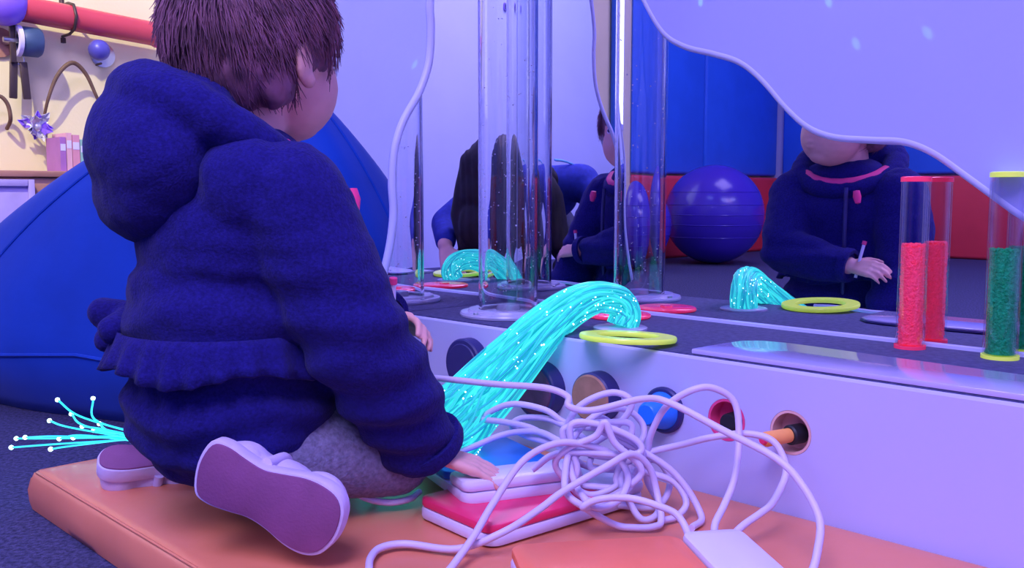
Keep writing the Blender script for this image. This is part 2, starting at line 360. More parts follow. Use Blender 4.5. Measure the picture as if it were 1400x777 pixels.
def rpanel_pts():
    return [(-.262, 1.55), (-.235, 1.3), (-.27, 1.05), (-.245, .85), (-.25, .70), (-.27, .655), (-.304, .607), (-.341, .584), (-.389, .569), (-.429, .554), (-.463, .528), (-.501, .488), (-.532, .463), (-.567, .450), (-.613, .445), (-.653, .441), (-.687, .427), (-.725, .400), (-.756, .377), (-.787, .355), (-.84, .325), (-.92, .306), (-1.05, .30), (-1.2, .27), (-1.35, .225), (-1.6, .21)]
mr = thing('wall_mirror', 'big wall mirror reflecting the child and the purple ball', 'mirror', W(0, -.8, PZ))
box('mirror_sheet', (.0, -1.6, PZ), (.004, 0, 1.55), M['mirror'], mr, ROOM)
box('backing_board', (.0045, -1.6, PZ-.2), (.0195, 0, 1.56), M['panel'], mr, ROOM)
edge = spline([(b, z, 0) for b, z in rpanel_pts()], 6)
MXR = Matrix(((E2.x, 0, E1.x, CX), (E2.y, 0, E1.y, CY), (0, 1, 0, 0), (0, 0, 0, 1)))      # local (b,z,a)
wp = prism('wavy_panel', [(p.x, p.y) for p in edge] + [(-1.6, 1.55)], -.018, -.002, MXR, M['panel'], mr); wp['label'] = 'large pale panel with wavy lower edge'
bm = bmesh.new(); add_tube(bm, [W(-.0125, p.x, p.y) for p in edge], .0062, 10); from_bm('edge_trim', bm, M['trim'], wp, True)

lm = thing('wavy_mirror', 'upright mirror with wavy white trimmed edge beside the blue beanbag', 'mirror', W(-.15, 0, PZ))
ledge = [(-.25, .2045), (-.299, .215), (-.282, .26), (-.268, .309), (-.262, .352), (-.264, .395), (-.259, .444), (-.242, .487), (-.211, .532), (-.192, .577), (-.187, .627), (-.188, .67), (-.175, .737), (-.15, .83), (-.17, .95), (-.2, 1.08), (-.18, 1.22), (-.14, 1.36), (-.12, 1.5)]
ed = spline([(a, z, 0) for a, z in ledge[1:]], 6)
poly = [(-.001, PZ+.0005), (-.25, PZ+.0005)] + [(p.x, p.y) for p in ed] + [(-.001, 1.5)]
MXL = Matrix(((E1.x, 0, E2.x, CX), (E1.y, 0, E2.y, CY), (0, 1, 0, 0), (0, 0, 0, 1)))      # local (a,z,b)
prism('mirror_sheet', poly, 0, .004, MXL, M['mirror'], lm)
prism('backing_board', poly, .0042, .014, MXL, M['panel'], lm)
bm = bmesh.new(); add_tube(bm, [W(p.x, .003, p.y) for p in ed], .0058, 10); from_bm('edge_trim', bm, M['trim'], lm, True)

# ------------------------------------------------------------------ bubble tube
bc = W(-.156, -.132, PZ+.0006); bt = thing('bubble_tube', 'tall clear bubble tube standing in the mirror corner', 'bubble tube', bc)
lathe('tube_wall', [(.0435, .008), (.0435, 1.25), (.0395, 1.25), (.0395, .008)], T(bc), M['clear'], bt, 64, True, 40)
lathe('base_flange', [(.0435, .0), (.071, .0), (.0715, .003), (.070, .006), (.060, .0065), (.058, .010), (.0437, .010)], T(bc), M['frost'], bt, 64, True)
lathe('base_socket', [(0, .001), (.0385, .001), (.0385, .006), (.018, .008), (.016, .016), (0, .016)], T(bc), M['frost'], bt, 40)
for k in range(4):
    a = PI/4+k*PI/2; lathe('flange_screw', [(0, .0064), (.004, .0064), (.0035, .0085), (0, .009)], T(bc+Vector((.065*math.cos(a), .065*math.sin(a), 0))), M['steel'], bt, 10)
bm = bmesh.new()
for k in range(150):
    a = random.random()*2*PI; z = .02+abs(random.gauss(0, .28)); r = random.uniform(.0005, .0015)
    q = random.uniform(.0375, .0388)-r
    bmesh.ops.create_icosphere(bm, subdivisions=1, radius=r, matrix=T(bc+Vector((q*math.cos(a), q*math.sin(a), min(z, 1.2)))))
tag(from_bm('droplets', bm, M['plastic'], bt, True), kind='stuff')
lathe('top_cap', [(0, 1.251), (.046, 1.251), (.046, 1.275), (0, 1.278)], T(bc), M['plastic'], bt, 40)

# ------------------------------------------------------------------ sensory tubes
def granule_tube(loc, h, r, fill, gm, cm, label):
    t = thing('granule_tube', label, 'tube', loc, 'upright granule tubes')
    lathe('tube_wall', [(r, .004), (r, h-.006), (r-.0022, h-.006), (r-.0022, .004)], T(loc), M['thin'], t, 40, True)
    lathe('base_cap', [(0, 0), (r+.0015, 0), (r+.0015, .004), (0, .004)], T(loc), cm, t, 40)
    lathe('top_cap', [(0, h-.006), (r+.0008, h-.006), (r+.0008, h-.001), (r*.9, h), (0, h)], T(loc), cm, t, 40)
    bm = bmesh.new(); rr = r-.0032
    add_lathe(bm, [(0, .005), (rr, .005), (rr, fill-.002), (rr*.7, fill), (0, fill)], T(loc), 24)
    for k in range(700):
        a = random.random()*2*PI; z = random.uniform(.006, fill); q = rr-random.uniform(0, .0006)
        bmesh.ops.create_icosphere(bm, subdivisions=1, radius=random.uniform(.0009, .0016), matrix=T(Vector(loc)+Vector((q*math.cos(a), q*math.sin(a), z))))
    for k in range(120):
        a = random.random()*2*PI; q = rr*math.sqrt(random.random())
        bmesh.ops.create_icosphere(bm, subdivisions=1, radius=random.uniform(.001, .0017), matrix=T(Vector(loc)+Vector((q*math.cos(a), q*math.sin(a), fill+random.uniform(-.001, .0015)))))
    tag(from_bm('granules', bm, gm, t, False), kind='stuff')
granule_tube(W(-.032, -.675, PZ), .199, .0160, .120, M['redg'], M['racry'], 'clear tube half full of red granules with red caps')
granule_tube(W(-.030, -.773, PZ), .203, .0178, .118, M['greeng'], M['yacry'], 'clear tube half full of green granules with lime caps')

# ------------------------------------------------------------------ ring, red disc
rg = thing('acrylic_ring', 'fluorescent yellow acrylic ring lying by the glowing fibres', 'ring', W(-.238, -.422, PZ))
RM = T(W(-.238, -.422, PZ+.0072)) @ Matrix.Rotation(math.radians(-2.8), 4, Vector((1, 0, 0))) @ Matrix.Rotation(math.radians(2.0), 4, Vector((0, 1, 0)))
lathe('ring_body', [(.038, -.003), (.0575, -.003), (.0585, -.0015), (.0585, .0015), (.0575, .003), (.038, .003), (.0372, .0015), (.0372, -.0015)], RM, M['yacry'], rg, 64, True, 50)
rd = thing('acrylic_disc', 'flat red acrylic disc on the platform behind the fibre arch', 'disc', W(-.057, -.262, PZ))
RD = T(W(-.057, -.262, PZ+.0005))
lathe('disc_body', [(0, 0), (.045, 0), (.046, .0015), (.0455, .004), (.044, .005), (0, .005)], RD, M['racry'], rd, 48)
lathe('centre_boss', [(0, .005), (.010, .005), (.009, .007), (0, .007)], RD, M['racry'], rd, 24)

# ------------------------------------------------------------------ pegs in the fascia
OUT = -E1
def peg(name, label, b, z):
    return thing(name, label, 'peg', W(-.25, b, z), 'pegs along the platform front')
def disc(name, b, z, r, o0, o1, m, parent, n=36, bev=.002, d=OUT):
    return lathe(name, [(0, o0), (r, o0), (r, o1-bev), (r-bev, o1), (0, o1)], axis(W(-.25, b, z), d), m, parent, n)
t = peg('round_peg', 'all navy round peg beside the wavy mirror, partly behind the glowing fibres', -.155, .143)
disc('peg_body', -.155, .143, .036, .0005, .018, M['navy'], t); disc('face_pad', -.155, .143, .030, .018, .0195, M['navy'], t)
t = peg('round_peg', 'maroon faced navy round peg next to the glowing fibre bundle', -.297, .128)
disc('peg_body', -.297, .128, .036, .0005, .022, M['navy'], t); disc('face_pad', -.297, .128, .031, .022, .0235, M['maroon'], t)
t = peg('round_peg', 'brown cork faced navy round peg standing well proud of the panel', -.392, .133)
disc('peg_body', -.392, .133, .031, .0005, .022, M['navy'], t); disc('face_pad', -.392, .133, .029, .022, .024, M['brown'], t)
t = peg('cone_peg', 'bright blue tapered peg on a navy disc', -.487, .131)
disc('base_disc', -.487, .131, .027, .0005, .006, M['navy'], t)
lathe('cone_body', [(0, .006), (.022, .006), (.013, .034), (.011, .036), (0, .036)], axis(W(-.25, -.487, .131), OUT), M['blue'], t, 32)
t = peg('recessed_peg', 'pink lined recess holding a black round peg', -.569, .133)
lathe('lining', [(.0232, 0), (.0205, 0), (.0200, .018), (.0232, .018)], axis(W(-.25, -.569, .133), E1), M['pink'], t, 36, True)
lathe('recess_back', [(0, .018), (.0232, .018), (.0232, .021), (0, .021)], axis(W(-.25, -.569, .133), E1), M['pink'], t, 36)
lathe('peg_body', [(0, -.001), (.0095, -.001), (.0105, .001), (.0105, .018), (0, .018)], axis(W(-.25, -.571, .130), E1), M['black'], t, 28)
t = peg('stick_peg', 'orange stick peg with black collar in a peach recess', -.646, .133)
lathe('lining', [(.0232, 0), (.0205, 0), (.0200, .018), (.0232, .018)], axis(W(-.25, -.646, .133), E1), M['peach'], t, 36, True)
lathe('recess_back', [(0, .018), (.0232, .018), (.0232, .021), (0, .021)], axis(W(-.25, -.646, .133), E1), M['peach'], t, 36)
dd = (OUT + E2*.25).normalized()
lathe('collar', [(0, -.010), (.0105, -.010), (.0105, .006), (.009, .008), (0, .008)], axis(W(-.246, -.648, .131), dd), M['black'], t, 28)
lathe('stick', [(0, .008), (.0075, .008), (.0078, .040), (.0060, .043), (0, .043)], axis(W(-.246, -.648, .131), dd), M['orangepeg'], t, 24)
lathe('stick_end', [(0, .043), (.0055, .043), (.004, .046), (0, .0465)], axis(W(-.246, -.648, .131), dd), M['red'], t, 20)

# ================================================================== floor mat
mt = thing('play_mat', 'orange vinyl play mat in front of the platform', 'mat', W(-.5, -.6, 0))
MATTOP = .05
bm = bmesh.new()
NA, NB = 24, 90; a0, a1, b0, b1 = -.762, -.2515, -1.55, .067
def matz(a, b):
    ea = min(a-a0, a1-a); eb = min(b-b0, b1-b); e = max(0, min(ea, eb)); k = min(1, e/.014)
    return MATTOP - .010*(1-math.sqrt(max(0, 1-(1-k)**2))) + .0012*noise.noise((a*9, b*9, 3))*k
G = []
aa = [0, .003, .008, .014]; 
As = [a0+v for v in aa]+[a0+.014+(a1-a0-.028)*k/NA for k in range(1, NA)]+[a1-v for v in aa[::-1]]
Bs = [b0+v for v in aa]+[b0+.014+(b1-b0-.028)*k/NB for k in range(1, NB)]+[b1-v for v in aa[::-1]]
G = [[bm.verts.new(W(a, b, matz(a, b))) for b in Bs] for a in As]
for i in range(len(As)-1):
    for j in range(len(Bs)-1): bm.faces.new((G[i][j], G[i+1][j], G[i+1][j+1], G[i][j+1]))
ring = [G[i][0] for i in range(len(As))]+[G[-1][j] for j in range(1, len(Bs))]+[G[i][-1] for i in range(len(As)-2, -1, -1)]+[G[0][j] for j in range(len(Bs)-2, 0, -1)]
prev = ring
for zf, off in ((.6, .0035), (.25, .003), (.0, .0)):
    new = []
    for v in ring:
        rel = v.co-W((a0+a1)/2, (b0+b1)/2, 0); da, db = rel.dot(E1), rel.dot(E2)
        na = 1 if abs(abs(da)-(a1-a0)/2) < .001 else 0; nb = 1 if abs(abs(db)-(b1-b0)/2) < .001 else 0
        if na and da > 0: na = 0
        w_ = off*(1+.6*noise.noise((da*14, db*14, zf)))
        new.append(bm.verts.new(Vector((v.co.x, v.co.y, .040*zf+.001)) + E1*(math.copysign(w_, da)*na) + E2*(math.copysign(w_, db)*nb)))
    N = len(ring)
    for i in range(N): bm.faces.new((prev[i], prev[(i+1) % N], new[(i+1) % N], new[i]))
    prev = new
bm.faces.new(prev)
from_bm('mat_cover', bm, M['vinyl'], mt, True, 70)
tube('edge_piping', [W(a, b, matz(a, b)+.0002) for a, b in [(a0+.004, b0+.01+(b1-b0-.02)*k/60) for k in range(61)]] + [W(a0+.01+(a1-a0-.02)*k/20, b1-.004, matz(a0+.2, b1-.004)) for k in range(21)], .0018, M['vinyl'], mt, 6)

# ================================================================== beanbag
bb = thing('beanbag', 'big blue fabric beanbag slumped against the white wall', 'beanbag', W(-.27, .66, 0))
def bean(u, v):      # u around, v 0 bottom .. 1 top
    ca, sa = math.cos(u), math.sin(u)
    ex = .7; ca_ = math.copysign(abs(ca)**ex, ca); sa_ = math.copysign(abs(sa)**ex, sa)
    if v < .12: rad = .84+.16*math.sin(v/.12*PI/2); z = v/.12*.11
    else:
        t = (v-.12)/.88; rad = (1-t**1.3)**.85 if t < 1 else 0; z = .11+.46*(t*.75+.25*math.sin(t*PI/2))
    rad *= 1+.015*math.cos(6*u)
    p_, q_ = .25*rad*ca_, .55*rad*sa_
    a = -.335+p_*.91-q_*.40-.0*z; b = .565+q_*.91+p_*.40-.75*(z-.11)*(.35+.65*(z-.11)/.46)
    lump = .012*noise.noise((a*5, b*5, z*5))
    return W(min(a+lump, -.004), max(.066, min(b+lump, 1.135)), max(.001, z+lump*(v > .1)))
bm = bmesh.new(); NU, NV = 72, 40
R_ = [[bm.verts.new(bean(2*PI*i/NU, j/NV)) for i in range(NU)] for j in range(NV)]
for j in range(NV-1):
    for i in range(NU): bm.faces.new((R_[j][i], R_[j][(i+1) % NU], R_[j+1][(i+1) % NU], R_[j+1][i]))
bm.faces.new(R_[0][::-1]); tp = bm.verts.new(bean(0, 1))
for i in range(NU): bm.faces.new((R_[-1][i], R_[-1][(i+1) % NU], tp))
from_bm('bag_body', bm, M['beanbag'], bb, True)
for k in range(6): tube('panel_seam', [bean(2*PI*(k+.5)/6, .12+.87*j/24) for j in range(25)], .003, M['beanbag'], bb, 6)
tube('base_seam', [bean(2*PI*k/72, .12) for k in range(72)], .0035, M['beanbag'], bb, 6, True)

# ================================================================== fibre-optic bundle
fb = thing('fibre_optic_bundle', 'glowing cyan fibre optic bundle arching from platform to mat', 'fibre optics', W(-.151, -.34, PZ))
path = spline([(.146, 1.252, .204), (.151, 1.254, .221), (.141, 1.251, .237), (.112, 1.24, .2435), (.076, 1.222, .2325), (.036, 1.19, .205), (-.009, 1.14, .166), (-.051, 1.09, .129), (-.082, 1.06, .105), (-.14, 1.09, .088), (-.23, 1.16, .080), (-.36, 1.185, .078), (-.46, 1.175, .074)], 8)
rads = [(0, .018), (.12, .017), (.25, .018), (.4, .025), (.55, .034), (.65, .040), (.72, .030), (.85, .020), (.95, .010), (1, .005)]
def radat(t):
    for (t0, r0), (t1, r1) in zip(rads[:-1], rads[1:]):
        if t <= t1: return r0+(r1-r0)*(t-t0)/(t1-t0)
    return rads[-1][1]
fr = []; prevx = None
for i, p in enumerate(path):
    tt = (path[min(i+1, len(path)-1)]-path[max(i-1, 0)]).normalized()
    xx = tt.orthogonal().normalized() if prevx is None else (prevx-tt*prevx.dot(tt)).normalized()
    prevx = xx; fr.append((p, xx, tt.cross(xx)))
bm = bmesh.new(); N = len(path)
for k in range(230):
    ang = random.random()*2*PI; q = math.sqrt(random.random()) if k > 90 else 1.0; tw = random.uniform(-1.6, 1.6); ph = random.random()*10
    pts = []
    for i, (p, xx, yy) in enumerate(fr):
        t = i/(N-1); a = ang+tw*t*1.5+.5*math.sin(t*9+ph); r = radat(t)*(q+.12*math.sin(t*13+ph*2))
        P = p+(xx*math.cos(a)+yy*math.sin(a))*r
        if P.z < .0535: P.z = .0535
        if i > 2 and (P-Vector((CX, CY, 0))).dot(E1) > -.256 and P.z < PZ+.002: P.z = PZ+.002
        pts.append(P)
    add_tube(bm, pts, .0014, 4, cap=False)
tag(from_bm('fibre_strands', bm, M['fibre'], fb, True), kind='stuff')
bm = bmesh.new()
for k in range(420):
    i = random.randrange(2, int(N*.72)); p, xx, yy = fr[i]; q_ = random.random(); p = p.lerp(fr[i+1][0], q_); a_ = random.random()*2*PI; r_ = radat(i/(N-1))*random.uniform(.97, 1.1)
    P = p+(xx*math.cos(a_)+yy*math.sin(a_))*r_
    if P.z > .06 and not ((P-Vector((CX, CY, 0))).dot(E1) > -.256 and P.z < PZ+.003): bmesh.ops.create_icosphere(bm, subdivisions=1, radius=random.uniform(.0006, .0013), matrix=T(P))
tag(from_bm('fibre_sparkles', bm, M['fibretip'], fb, True), kind='stuff')
lathe('base_plate', [(0, .0), (.036, .0), (.036, .0025), (.034, .0035), (0, .0035)], T(W(-.151, -.34, PZ)), M['frost'], fb, 40)
spray = [((-.60, 1.235, .108), (-.56, 1.21, .092)), ((-.553, 1.235, .110), (-.545, 1.22, .085)), ((-.612, 1.235, .080), (-.57, 1.2, .080)), ((-.640, 1.225, .060), (-.58, 1.2, .068)),
         ((-.665, 1.25, .052), (-.60, 1.22, .06)), ((-.64, 1.19, .056), (-.57, 1.17, .066)), ((-.585, 1.24, .088), (-.55, 1.2, .082)), ((-.575, 1.16, .062), (-.55, 1.16, .066)),
         ((-.588, 1.21, .062), (-.55, 1.19, .072)), ((-.562, 1.22, .076), (-.53, 1.2, .078)), ((-.565, 1.2, .066), (-.54, 1.19, .070)), ((-.535, 1.21, .082), (-.515, 1.19, .078)), ((-.545, 1.215, .072), (-.52, 1.2, .073))]
for e, m_ in spray:
    s0 = Vector((-.47+random.uniform(-.006, .006), 1.175+random.uniform(-.01, .01), .074+random.uniform(-.006, .006)))
    pts = spline([s0, m_, e], 8); s = tube('loose_fibre', pts, .0013, M['fibre2'], fb, 6)
    lathe('fibre_tip', [(0, -.003), (.0024, -.002), (.0032, 0), (.0024, .002), (0, .003)], axis(e, pts[-1]-pts[-3]), M['fibretip'], s, 10)

# ================================================================== switches and cords
def switch(label, org, ang, L, D, bw, z0, colm, tilt=0, name='switch_pad'):
    t = thing(name, label, 'switch', (org[0], org[1], z0), 'coloured switch pads')
    mx = T(org[0], org[1], z0) @ Matrix.Rotation(math.radians(ang), 4, 'Z') @ Matrix.Rotation(math.radians(tilt), 4, 'Y')
    prism('base', rrect(0, 0, L, D, .016), 0, .012, mx, M['plastic'], t, .003)
    prism('paddle', rrect(.001, .001, L-bw-.002, D-.001, .014), .0125, .021, mx, colm, t, .002)
    prism('housing', rrect(L-bw, 0, L, D, .012), .012, .024, mx, M['plastic'], t, .004)
    return t
switch('red switch pad lying beneath the blue one', (-.020, .850), 40, .215, .122, .052, .0515, M['red'])
switch('blue switch pad under the hand of the child, on the red pad', (-.127, 1.113), -68, .215, .128, .056, .058, M['blue'], -3.6)
switch('orange switch pad on the mat with white end housing', (.015, .695), 9, .215, .118, .058, .0515, M['orange'])
cords = {
 'long looping white cable rising in an arch above the red pad': [(-.075, .70, .0545), (-.062, .765, .0545), (-.050, .80, .059), (-.034, .83, .073), (-.018, .86, .092), (.009, .9, .12), (.038, .92, .132), (.066, .93, .131), (.103, .94, .116), (.116, .93, .097), (.104, .9, .083), (.08, .88, .082), (.064, .9, .094), (.058, .94, .111), (.068, .97, .132), (.095, .99, .149), (.122, 1.0, .149), (.14, 1.0, .133), (.137, .99, .117), (.114, .97, .107), (.087, .96, .110), (.054, .98, .118), (.028, 1.02, .12), (-.008, 1.04, .112), (-.049, 1.03, .098), (-.085, 1.02, .090), (-.13, 1.03, .085)],
 'white cable curling along the front of the red pad and into the tangle': [(-.112, .70, .0545), (-.118, .75, .0545), (-.123, .79, .056), (-.126, .82, .056), (-.12, .842, .057), (-.098, .852, .057), (-.05, .838, .0575), (-.008, .836, .074), (.024, .86, .086), (.049, .88, .098), (.091, .9, .116), (.118, .92, .123), (.137, .93, .107), (.145, .93, .082), (.147, .91, .059), (.138, .9, .056), (.121, .9, .055), (.1, .9, .058), (.07, .885, .080), (.053, .89, .092), (.052, .91, .105), (.06, .95, .124), (.075, .98, .138), (.096, 1.0, .14), (.114, 1.0, .125), (.116, .98, .109), (.122, .96, .097), (.139, .95, .095), (.166, .95, .085), (.177, .94, .067), (.166, .93, .056), (.15, .92, .055)],
 'white cable running past the brown peg and over the right of the mat': [(-.128, 1.06, .174), (-.08, 1.03, .177), (-.02, 1.0, .177), (.034, .97, .179), (.057, .96, .172), (.058, .95, .164), (.082, .95, .16), (.131, .94, .174), (.156, .92, .174), (.199, .88, .157), (.239, .84, .141), (.257, .82, .122), (.266, .8, .099), (.259, .78, .080), (.245, .76, .062), (.2, .70, .056)],
 'white cable leaving the orange pad and looping up to the blue pad': [(.158, .825, .068), (.160, .843, .072), (.152, .855, .084), (.134, .86, .091), (.116, .865, .095), (.102, .87, .095), (.086, .87, .094), (.074, .872, .090), (.067, .874, .084), (.077, .885, .082), (.096, .9, .084), (.118, .93, .086), (.122, .96, .097), (.112, .98, .119), (.098, 1.0, .129), (.079, 1.01, .127), (.056, 1.02, .131), (.036, 1.03, .142), (.0, 1.05, .144), (-.029, 1.06, .13), (-.049, 1.05, .113), (-.08, 1.04, .1), (-.13, 1.05, .095)],
 'white cable arching in front of the pink lined recess': [(.178, .828, .066), (.186, .85, .068), (.190, .862, .074), (.202, .88, .085), (.216, .9, .106), (.224, .92, .143), (.221, .93, .173), (.2, .93, .187), (.179, .93, .185), (.156, .94, .167), (.143, .95, .139), (.14, .96, .114), (.141, .97, .082), (.152, .96, .060), (.144, .93, .056), (.128, .92, .057), (.116, .93, .075), (.112, .95, .088), (.119, .97, .11)],
 'white cable sagging below the orange stick peg': [(.198, .832, .066), (.206, .85, .068), (.217, .86, .073), (.234, .87, .08), (.248, .88, .087), (.265, .9, .106), (.266, .91, .121), (.256, .92, .137), (.232, .93, .141), (.199, .94, .134), (.172, .95, .124), (.14, .96, .113), (.11, .96, .100), (.086, .95, .098), (.08, .96, .102), (.086, .98, .113), (.071, 1.0, .122), (.042, 1.03, .131), (.012, 1.05, .128), (.0, 1.05, .119), (.016, 1.04, .11), (.047, 1.0, .111), (.069, .97, .108)],
 'short white cable loop on the mat beside the shoe sole': [(-.150, 1.02, .060), (-.157, 1.0, .072), (-.163, .985, .080), (-.164, .965, .078), (-.154, .955, .068), (-.129, .955, .062), (-.108, .965, .062), (-.099, .99, .062)],
}
coil = []
for k in range(30):
    a_ = 2*PI*k/9.0; coil.append((.088+.034*math.cos(a_)+.012*math.sin(k*1.7), .925+.012*math.sin(a_*.5+1)+.0012*k, .112+.036*math.sin(a_)+.006*math.cos(k*2.3)))
cords['white cable coiled in round loops at the heart of the tangle'] = [(.02, .93, .104), (.05, .935, .12)]+coil+[(.16, .95, .10), (.19, .93, .058), (.175, .90, .0545)]
cords['white cable twisting behind the tangle towards the fibre bundle'] = [(-.10, 1.06, .12), (-.04, 1.055, .125), (.02, 1.03, .122), (.06, 1.0, .105), (.10, .985, .125), (.125, .975, .16), (.105, .98, .172), (.07, .985, .155), (.055, .985, .12), (.075, .99, .092), (.12, .985, .088), (.15, .98, .10), (.165, .97, .08), (.15, .955, .058), (.11, .96, .057)]
for lab, pts in cords.items():
    o = tube('white_cable', spline(pts, 7), .0035, M['cord'], None, 10); tag(o, lab, 'cable', 'white switch cables')

# ================================================================== child
S = Vector((-.282, .955, 0)); F = Vector((.90, .436, 0)).normalized(); Rr = Vector((F.y, -F.x, 0))
def ch(f, r, z): return S+F*f+Rr*r+EZ*z
ROTC = Matrix((F, -Rr, EZ)).transposed()
child = thing('person', 'toddler in navy hooded coat kneeling on the orange mat', 'person', (S.x, S.y, MATTOP))
HC = Vector((-.253, .975, .525)); HF = Vector((.43, .90, 0)).normalized(); HR = Vector((HF.y, -HF.x, 0)); ROTH = Matrix((HF, -HR, EZ)).transposed()
def hd(f, r, z): return HC+HF*f+HR*r+EZ*z
SH_R, EL_R, WR_R = Vector((-.205, .885, .375)), Vector((-.150, .885, .250)), Vector((-.092, .945, .128))
SH_L, EL_L, WR_L = ch(.01, -.10, .375), Vector((-.235, 1.09, .27)), Vector((-.139, 1.0, .248))
HIP_R, KN_R, AN_R = ch(.0, .055, .135), Vector((-.125, .975, .105)), Vector((-.235, .895, .130))
HIP_L, KN_L, AN_L = ch(.0, -.055, .135), Vector((-.20, 1.13, .100)), Vector((-.385, 1.07, .085))
body = [ell(hd(-.008, 0, .012), (.084, .071, .080), ROTH), ell(hd(.033, 0, -.036), (.056, .058, .058), ROTH), ell(hd(.055, 0, -.072), (.022, .026, .018), ROTH),
        ell(hd(.048, .028, -.045), (.024, .024, .027), ROTH), ell(hd(.048, -.028, -.045), (.024, .024, .027), ROTH),
        ell(hd(.079, 0, -.022), (.012, .010, .010), ROTH), cap(hd(.072, 0, .0), .008, hd(.080, 0, -.02), .008), ell(hd(.082, 0, -.048), (.008, .014, .005), ROTH), ell(hd(.080, 0, -.057), (.008, .012, .006), ROTH),
        cap(hd(-.01, 0, -.05), .036, ch(.0, 0, .40), .042), ell(ch(0, 0, .32), (.06, .085, .09), ROTC), ell(ch(0, 0, .20), (.065, .085, .09), ROTC), ell(ch(0, 0, .15), (.07, .09, .05), ROTC)]
for s in (-1, 1):
    body += [ell(hd(-.020, .069*s, -.020), (.017, .007, .022), ROTH @ Matrix.Rotation(.35*s, 3, 'Z')), ell(hd(-.014, .069*s, -.036), (.009, .006, .009), ROTH)]
for a, b_, c in ((SH_R, EL_R, WR_R), (SH_L, EL_L, WR_L)): body += [cap(a, .03, b_, .025), cap(b_, .025, c, .018)]
for a, b_, c in ((HIP_R, KN_R, AN_R), (HIP_L, KN_L, AN_L)): body += [cap(a, .048, b_, .036), cap(b_, .034, c, .024)]
body += hand_prims(WR_R+Vector((.012, -.002, -.010)), (.93, .05, -.32), (.25, -.1, 1), .088, 1, .35)
body += hand_prims(WR_L+Vector((.003, -.004, -.001)), (.80, -.55, -.05), (.3, .6, .75), .086, -1, .95, .5)
blob('body', body, .0028, M['skin'], child, 3)
for s in (-1, 1):
    e = lathe('eye', [(0, -.009)]+[(.009*math.cos(PI*(k/10-.5)), .009*math.sin(PI*(k/10-.5))) for k in range(1, 10)]+[(0, .009)], axis(hd(.070, .028*s, -.005), HF+HR*.15*s), M['plastic'], child, 16)
    lathe('iris', [(0, .0078), (.0045, .0078), (.004, .0094), (0, .0098)], axis(hd(.070, .028*s, -.005), HF+HR*.15*s), M['navy'], e, 14)
# hair: soft cap and combed strands
def hcap(co, n):
    return .003*noise.noise((co.x*60, co.y*60, co.z*22))+.002*noise.noise((co.x*130, co.y*130, co.z*40))
hair = blob('hair', [ell(hd(-.014, 0, .020), (.090, .078, .082), ROTH), ell(hd(-.045, 0, -.018), (.050, .062, .052), ROTH), ell(hd(.045, 0, .062), (.040, .055, .035), ROTH), ell(hd(-.035, .045, -.03), (.024, .024, .036), ROTH), ell(hd(-.035, -.045, -.03), (.024, .024, .036), ROTH)], .004, M['hair'], child, 4, hcap)
bm = bmesh.new()
for k in range(5200):
    u = random.random()*2*PI; w_ = random.uniform(-.62, 1); q = math.sqrt(1-w_*w_)
    f_, r_, z_ = q*math.cos(u), q*math.sin(u), w_
    if f_ > .50 and z_ < .55: continue
    if z_ < -.2 and f_ > -.1: continue
    if abs(r_) > .75 and -.5 < z_ < .05 and -.30 < f_ < .25: continue
    crown = Vector((-.45, .1, .9)); d = Vector((f_, r_, z_))
    flow = (d-crown*.9); flow = flow-d*flow.dot(d)
    flow = (flow.normalized() if flow.length > .01 else Vector((1, 0, 0)))*1.0 + Vector((random.gauss(0, .22), random.gauss(0, .22), random.gauss(-.1, .2))) + Vector((.25, 0, -.25))
    ln = random.uniform(.022, .045); pts = []; dd = d.copy()
    off = random.uniform(-.004, .004)
    for j in range(5):
        lift = 1.0+off*12+.012*j+(.05*random.random() if j == 4 else 0)
        P = hd(-.014+.090*dd.x*lift, .078*dd.y*lift, .012+.086*dd.z*lift); pts.append(P)
        fl_ = flow-dd*flow.dot(dd); dd = (dd+fl_.normalized()*ln/4/.085).normalized()
    add_tube(bm, pts, [.0007, .0007, .0006, .0005, .0002], 3, cap=False)
tag(from_bm('hair_strands', bm, M['hair'], hair, True), kind='stuff')
# coat
def fold(co, n):
    d = .0030*noise.noise((co.x*16, co.y*16, co.z*34))+.0016*noise.noise((co.x*50, co.y*50, co.z*80))
    if co.z < .34: d += .0030*math.sin(co.z*150+4*noise.noise((co.x*9, co.y*9, co.z*7)))*max(0, min(1, (.34-co.z)/.08))
    return d
def lerp(a, b_, t): return a+(b_-a)*t
coat = [ell(ch(-.002, 0, .170), (.108, .120, .085), ROTC), ell(ch(-.004, 0, .25), (.102, .118, .11), ROTC), ell(ch(0, 0, .335), (.092, .118, .085), ROTC),
        cap(ch(.005, -.085, .385), .05, ch(.005, .085, .385), .05), ell(ch(.0, 0, .405), (.075, .085, .05), ROTC),
        cap(SH_R, .054, lerp(SH_R, EL_R, .5), .054), cap(lerp(SH_R, EL_R, .5), .055, EL_R, .051), cap(EL_R, .051, lerp(EL_R, WR_R, .55), .049), cap(lerp(EL_R, WR_R, .5), .048, WR_R+Vector((-.006, 0, .006)), .041),
        cap(SH_L, .052, EL_L, .045), cap(EL_L, .045, WR_L+Vector((-.02, .01, 0)), .034)]
coat_o = blob('coat', coat, .0042, M['coat'], child, 6, fold)
